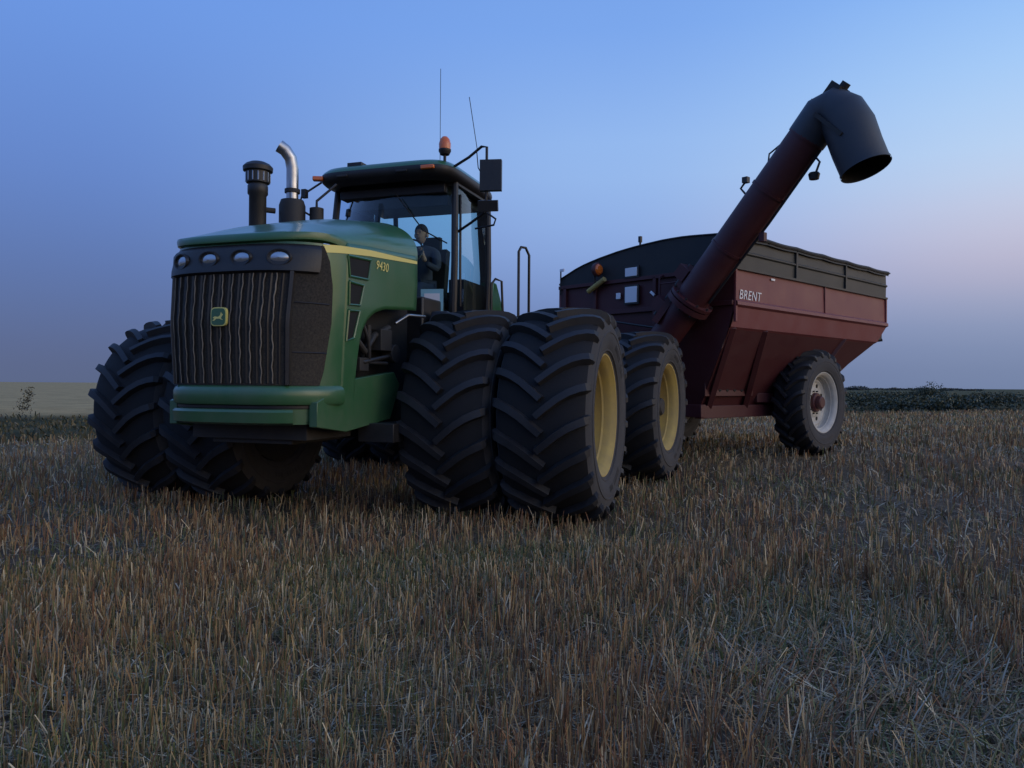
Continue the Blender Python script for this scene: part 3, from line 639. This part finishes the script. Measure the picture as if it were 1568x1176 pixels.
def addfoot(px,py,ang,xl,yl,hw,hl):
    c,s_=math.cos(ang),math.sin(ang); foot.append((px+c*xl-s_*yl,py+s_*xl+c*yl,ang,hw,hl))
for xl in(-2.3,-1.36,1.36,2.3): addfoot(F[0],F[1],TA,xl,0,.45,.42)
pv=(F[0]-math.sin(TA)*1.75,F[1]+math.cos(TA)*1.75)
for xl in(-2.3,-1.36,1.36,2.3): addfoot(pv[0],pv[1],TA+R_(-6.5),xl,1.9,.45,.42)
for xl in(-1.47,1.47): addfoot(A[0],A[1],CA,xl,0,.3,.4)
def infoot(x,y):
    m=np.zeros(len(x),bool)
    for fx,fy,a,hw,hl in foot:
        c,s_=np.cos(a),np.sin(a); u=(x-fx)*c+(y-fy)*s_; v=-(x-fx)*s_+(y-fy)*c; m|=(abs(u)<hw)&(abs(v)<hl)
    return m
cols=np.array([[.49,.335,.155],[.375,.225,.105],[.30,.15,.08],[.44,.37,.26],[.17,.185,.07],[.74,.59,.36]])*.93
def stalks(N,r0,r1,p,kind):
    x,y,r=polar(N,r0,r1,p,R_(50))
    if kind=='stub': x,y=rowsnap(x,y,.036)
    keep=(sd(x,y)<.2)&~infoot(x,y)&(y>-3)
    vn=vnoise(x,y,3); vn2=vnoise(x*2.2,y*2.2,9)
    lod=sstep(.15,.7,vnoise(x*1.3,y*1.3,41)*.5+.75*np.exp(-((x-1.7)**2/1.6+(y-3.0)**2/.9)) -.1)*sstep(-.2,.9,x)
    if kind=='stub': keep&=(rng.random(len(x))<np.clip(.8+.35*vn,.12,1)*(1-.45*lod)) 
    if kind=='weed': keep&=(vnoise(x*1.6,y*1.6,21)>.35)
    x,y,r,vn,vn2,lod=x[keep],y[keep],r[keep],vn[keep],vn2[keep],lod[keep]; n=len(x); z=gh(x,y)-.01
    wf=1+np.maximum(0,r-3)*.17
    az=rng.uniform(0,6.283,n)
    if kind=='stub':
        h=rng.normal(.135,.035,n).clip(.05,.25)*(1+.15*vn2); w=rng.uniform(.003,.0055,n)*wf; lean=np.abs(rng.normal(0,.20,n))+.65*lod; bend=rng.normal(0,.06,n); az=np.where(rng.random(n)<lod,rng.normal(.6,.6,n),az)
    elif kind=='leaf':
        h=rng.uniform(.06,.17,n); w=rng.uniform(.004,.008,n)*wf; lean=rng.uniform(.3,1.15,n); bend=rng.uniform(0,.5,n)
    elif kind=='weed':
        h=rng.uniform(.05,.16,n); w=rng.uniform(.004,.008,n)*wf; lean=rng.uniform(.05,.8,n); bend=rng.uniform(0,.6,n)
    else:
        h=rng.uniform(.08,.28,n); w=rng.uniform(.003,.006,n)*wf; lean=rng.uniform(1.35,1.56,n); bend=np.zeros(n); z=z+rng.uniform(.012,.04,n)
    V,Q=ribbons(x,y,z,h,w,az,lean,rng.uniform(0,6.283,n) if kind!='litter' else az+1.57,bend)
    wts=np.stack([1+0*vn,.9+.3*vn2,np.clip(.55+.6*vn2,.05,2),np.clip(.28-.4*vn,.05,2)+lod*.8,np.clip(.42-.5*vn2,.05,2),.28+0*vn],1)
    if kind=='litter': wts[:,3]+=1.2; wts[:,2]*=.3
    if kind=='leaf': wts[:,3]+=.4; wts[:,5]+=.5
    if kind=='weed': wts[:,4]+=12
    wts/=wts.sum(1,keepdims=True); cum=wts.cumsum(1); k=(rng.random(n)[:,None]>cum).sum(1).clip(0,5)
    c=cols[k]*rng.uniform(.5,1.15,(n,1)); 
    return V,Q,np.repeat(c,6,0)
def merge(parts):
    Vs,Qs,Cs=[],[],[];o_=0
    for V,Q,c in parts: Vs.append(V);Qs.append(Q+o_);Cs.append(c);o_+=len(V)
    return np.concatenate(Vs),np.concatenate(Qs),np.concatenate(Cs)
V,Q,c=merge([stalks(56000,.9,6,.4,'stub'),stalks(150000,4,50,1.15,'stub'),stalks(12000,.9,6,.4,'leaf'),stalks(36000,4,45,1.25,'leaf'),stalks(14000,.9,6,.4,'litter'),stalks(20000,4,30,1.3,'litter'),stalks(18000,.9,6,.4,'weed'),stalks(26000,5,40,1.1,'weed')])
npmesh('stubble',V,Q,sm,c)
N=60000; x,y,r=polar(N,13,75,1.1,R_(52)); s_=sd(x,y); k=(s_>0)&(s_<21); x,y,r=x[k],y[k],r[k]; n=len(x)
vn=vnoise(x,y,5); h=rng.uniform(.08,.22,n)*(1+.4*vn).clip(.4,2); V,Q=ribbons(x,y,gh(x,y)-.02,h,.02+.0012*r,rng.uniform(0,6.28,n),np.abs(rng.normal(0,.35,n)),rng.uniform(0,6.28,n),rng.uniform(0,.3,n))
gc=np.array([[.08,.075,.035],[.13,.105,.055],[.06,.06,.028],[.20,.15,.08]])[rng.choice(4,n,p=[.4,.25,.2,.15])]*rng.uniform(.6,1.3,(n,1))
npmesh('rough_grass',V,Q,sm,np.repeat(gc,6,0))
def scrub(name,blobs,leaf,dens,col):
    Vs=[];cs_=[]
    for bx_,by_,bz_,rx,rz in blobs:
        m=int(dens*rx*rx*rz/leaf**1.2*.02)+60; d=rng.normal(size=(m,3)); d/=np.linalg.norm(d,axis=1,keepdims=True); rr_=rng.random((m,1))**.45*(1+.25*np.sin(d[:,:1]*5+bx_)+.2*np.sin(d[:,2:]*7+by_))
        p=d*rr_*np.array([rx,rx,rz])+np.array([bx_,by_,bz_]); p=p[p[:,2]>-.4]; m=len(p)
        a=rng.normal(size=(m,3)); a/=np.linalg.norm(a,axis=1,keepdims=True); b_=np.cross(a,rng.normal(size=(m,3))); b_/=np.linalg.norm(b_,axis=1,keepdims=True)
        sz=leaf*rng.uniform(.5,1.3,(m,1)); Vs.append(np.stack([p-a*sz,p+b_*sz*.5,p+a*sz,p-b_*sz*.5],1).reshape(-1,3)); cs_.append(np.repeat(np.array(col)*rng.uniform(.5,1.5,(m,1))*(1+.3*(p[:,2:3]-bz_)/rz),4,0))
    V=np.concatenate(Vs); Q=np.arange(len(V)).reshape(-1,4); return npmesh(name,V,Q,sm,np.concatenate(cs_))
def atpx(px,dist): return (px-784)/1175*dist
bl=[]
for k in range(60):
    px=rng.uniform(1290,1900); d=rng.uniform(66,115); bl.append((atpx(px,d),d,.2,rng.uniform(1.2,3),rng.uniform(.35,.8)))
for k in range(20):
    px=rng.uniform(1370,1480); d=rng.uniform(54,62); bl.append((atpx(px,d),d,.10,rng.uniform(1.0,2.2),rng.uniform(.35,.75)))
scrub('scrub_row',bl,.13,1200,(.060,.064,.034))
bl=[(atpx(px,d),d,.2,rng.uniform(4,12),rng.uniform(.6,1.7)) for px,d in zip(rng.uniform(1250,2500,50),rng.uniform(400,700,50))]
scrub('distant_trees',bl,.6,300,(.06,.06,.045))
for px,d,hh in((1432,70,1.9),(1412,78,1.5)):
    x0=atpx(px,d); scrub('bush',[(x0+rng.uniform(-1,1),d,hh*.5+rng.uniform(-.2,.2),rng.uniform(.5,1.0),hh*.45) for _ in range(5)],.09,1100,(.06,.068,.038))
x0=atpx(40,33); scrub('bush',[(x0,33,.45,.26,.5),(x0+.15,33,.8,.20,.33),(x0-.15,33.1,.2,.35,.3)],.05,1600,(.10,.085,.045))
# ---------------------------------------------------------------- world
w=bpy.data.worlds.new('World'); sc.world=w; w.use_nodes=True; nt=w.node_tree; bg=nt.nodes['Background']
tc=nt.nodes.new('ShaderNodeTexCoord'); sx=nt.nodes.new('ShaderNodeSeparateXYZ'); nt.links.new(tc.outputs['Generated'],sx.inputs[0])
def ramp(stops):
    r=nt.nodes.new('ShaderNodeValToRGB'); r.color_ramp.interpolation='LINEAR'; e=r.color_ramp.elements
    ps=[s_[0] for s_ in stops]; cs_=np.array([lin(s_[1]) for s_ in stops])
    while len(e)>1: e.remove(e[-1])
    xs_=[0,.02,.045,.07,.095,.12,.145,.17,.2,.23,.26,.3,.34,.38,.42,.47,.53,.6,.75,1]
    for i,p in enumerate(xs_):
        col=np.mean([[np.interp(min(max(p+d,0),1),ps,cs_[:,k]) for k in range(3)] for d in(-.02,-.01,0,.01,.02)],axis=0)
        q=e[0] if i==0 else e.new(p); q.position=p; q.color=(*col,1)
    nt.links.new(sx.outputs[2],r.inputs[0]); return r
L=ramp([(0,(92,104,136)),(.04,(90,106,146)),(.12,(92,116,170)),(.24,(100,134,202)),(.42,(108,152,228)),(.7,(98,140,215)),(1,(90,125,200))])
M_=ramp([(0,(102,118,156)),(.04,(104,122,164)),(.10,(118,142,194)),(.18,(140,170,224)),(.28,(150,186,238)),(.42,(122,166,236)),(.7,(105,150,220)),(1,(90,125,200))])
Rr_=ramp([(0,(114,130,164)),(.05,(126,142,178)),(.09,(150,160,192)),(.14,(186,182,206)),(.19,(196,200,224)),(.25,(188,212,242)),(.34,(166,204,248)),(.45,(134,182,246)),(.7,(105,150,220)),(1,(90,125,200))])
Bk=ramp([(0,(240,185,145)),(.08,(255,222,175)),(.2,(250,232,215)),(.4,(205,222,248)),(.7,(135,168,226)),(1,(90,125,200))])
def mth(op,a,bb,cl=False):
    m=nt.nodes.new('ShaderNodeMath'); m.operation=op; m.use_clamp=cl
    for i,v in enumerate((a,bb)):
        if isinstance(v,(int,float)): m.inputs[i].default_value=v
        else: nt.links.new(v,m.inputs[i])
    return m.outputs[0]
def mix(f,a,bb):
    m=nt.nodes.new('ShaderNodeMix'); m.data_type='RGBA'; nt.links.new(f,m.inputs[0]); nt.links.new(a,m.inputs[6]); nt.links.new(bb,m.inputs[7]); return m.outputs[2]
def mrange(v,a,b_):
    m=nt.nodes.new('ShaderNodeMapRange'); m.interpolation_type='SMOOTHSTEP'; m.inputs[1].default_value=a; m.inputs[2].default_value=b_; nt.links.new(v,m.inputs[0]); return m.outputs[0]
c1=mix(mrange(sx.outputs[0],-.5,.15),L.outputs[0],M_.outputs[0])
c1=mix(mrange(sx.outputs[0],.1,.60),c1,Rr_.outputs[0])
dirb=mth('SUBTRACT',mth('MULTIPLY',sx.outputs[0],.93),mth('MULTIPLY',sx.outputs[1],.37))
bkv=nt.nodes.new('ShaderNodeVectorMath'); bkv.operation='SCALE'; nt.links.new(Bk.outputs[0],bkv.inputs[0]); bkv.inputs['Scale'].default_value=1.5
c2=mix(mrange(dirb,.38,.98),c1,bkv.outputs[0])
sky=nt.nodes.new('ShaderNodeTexSky'); sky.sky_type='NISHITA'; sky.sun_disc=False; sky.sun_elevation=R_(1.0); sky.sun_rotation=R_(110)
sv=nt.nodes.new('ShaderNodeVectorMath'); sv.operation='SCALE'; nt.links.new(sky.outputs[0],sv.inputs[0]); sv.inputs['Scale'].default_value=.006
av=nt.nodes.new('ShaderNodeVectorMath'); av.operation='ADD'; nt.links.new(c2,av.inputs[0]); nt.links.new(sv.outputs[0],av.inputs[1])
nt.links.new(av.outputs[0],bg.inputs[0]); bg.inputs[1].default_value=1.0
sl=bpy.data.lights.new('afterglow_lamp','SUN'); sl.energy=.32; sl.angle=R_(35); sl.color=(1,.82,.62); so=bpy.data.objects.new('afterglow_lamp',sl); sc.collection.objects.link(so)  # added lamp for the afterglow; the sun itself has already set
dv=Vector((.93,-.37,.36)); so.rotation_euler=dv.to_track_quat('Z','Y').to_euler()
# ---------------------------------------------------------------- camera
cam=bpy.data.cameras.new('camera'); co=bpy.data.objects.new('camera',cam); sc.collection.objects.link(co); sc.camera=co
cam.sensor_width=36; cam.lens=26.98; cam.clip_end=6000; cam.clip_start=.05
co.matrix_world=Matrix.Translation((0,0,CAMH))@Matrix.Rotation(R_(90.1),4,'X')@Matrix.Rotation(R_(.42),4,'Z')
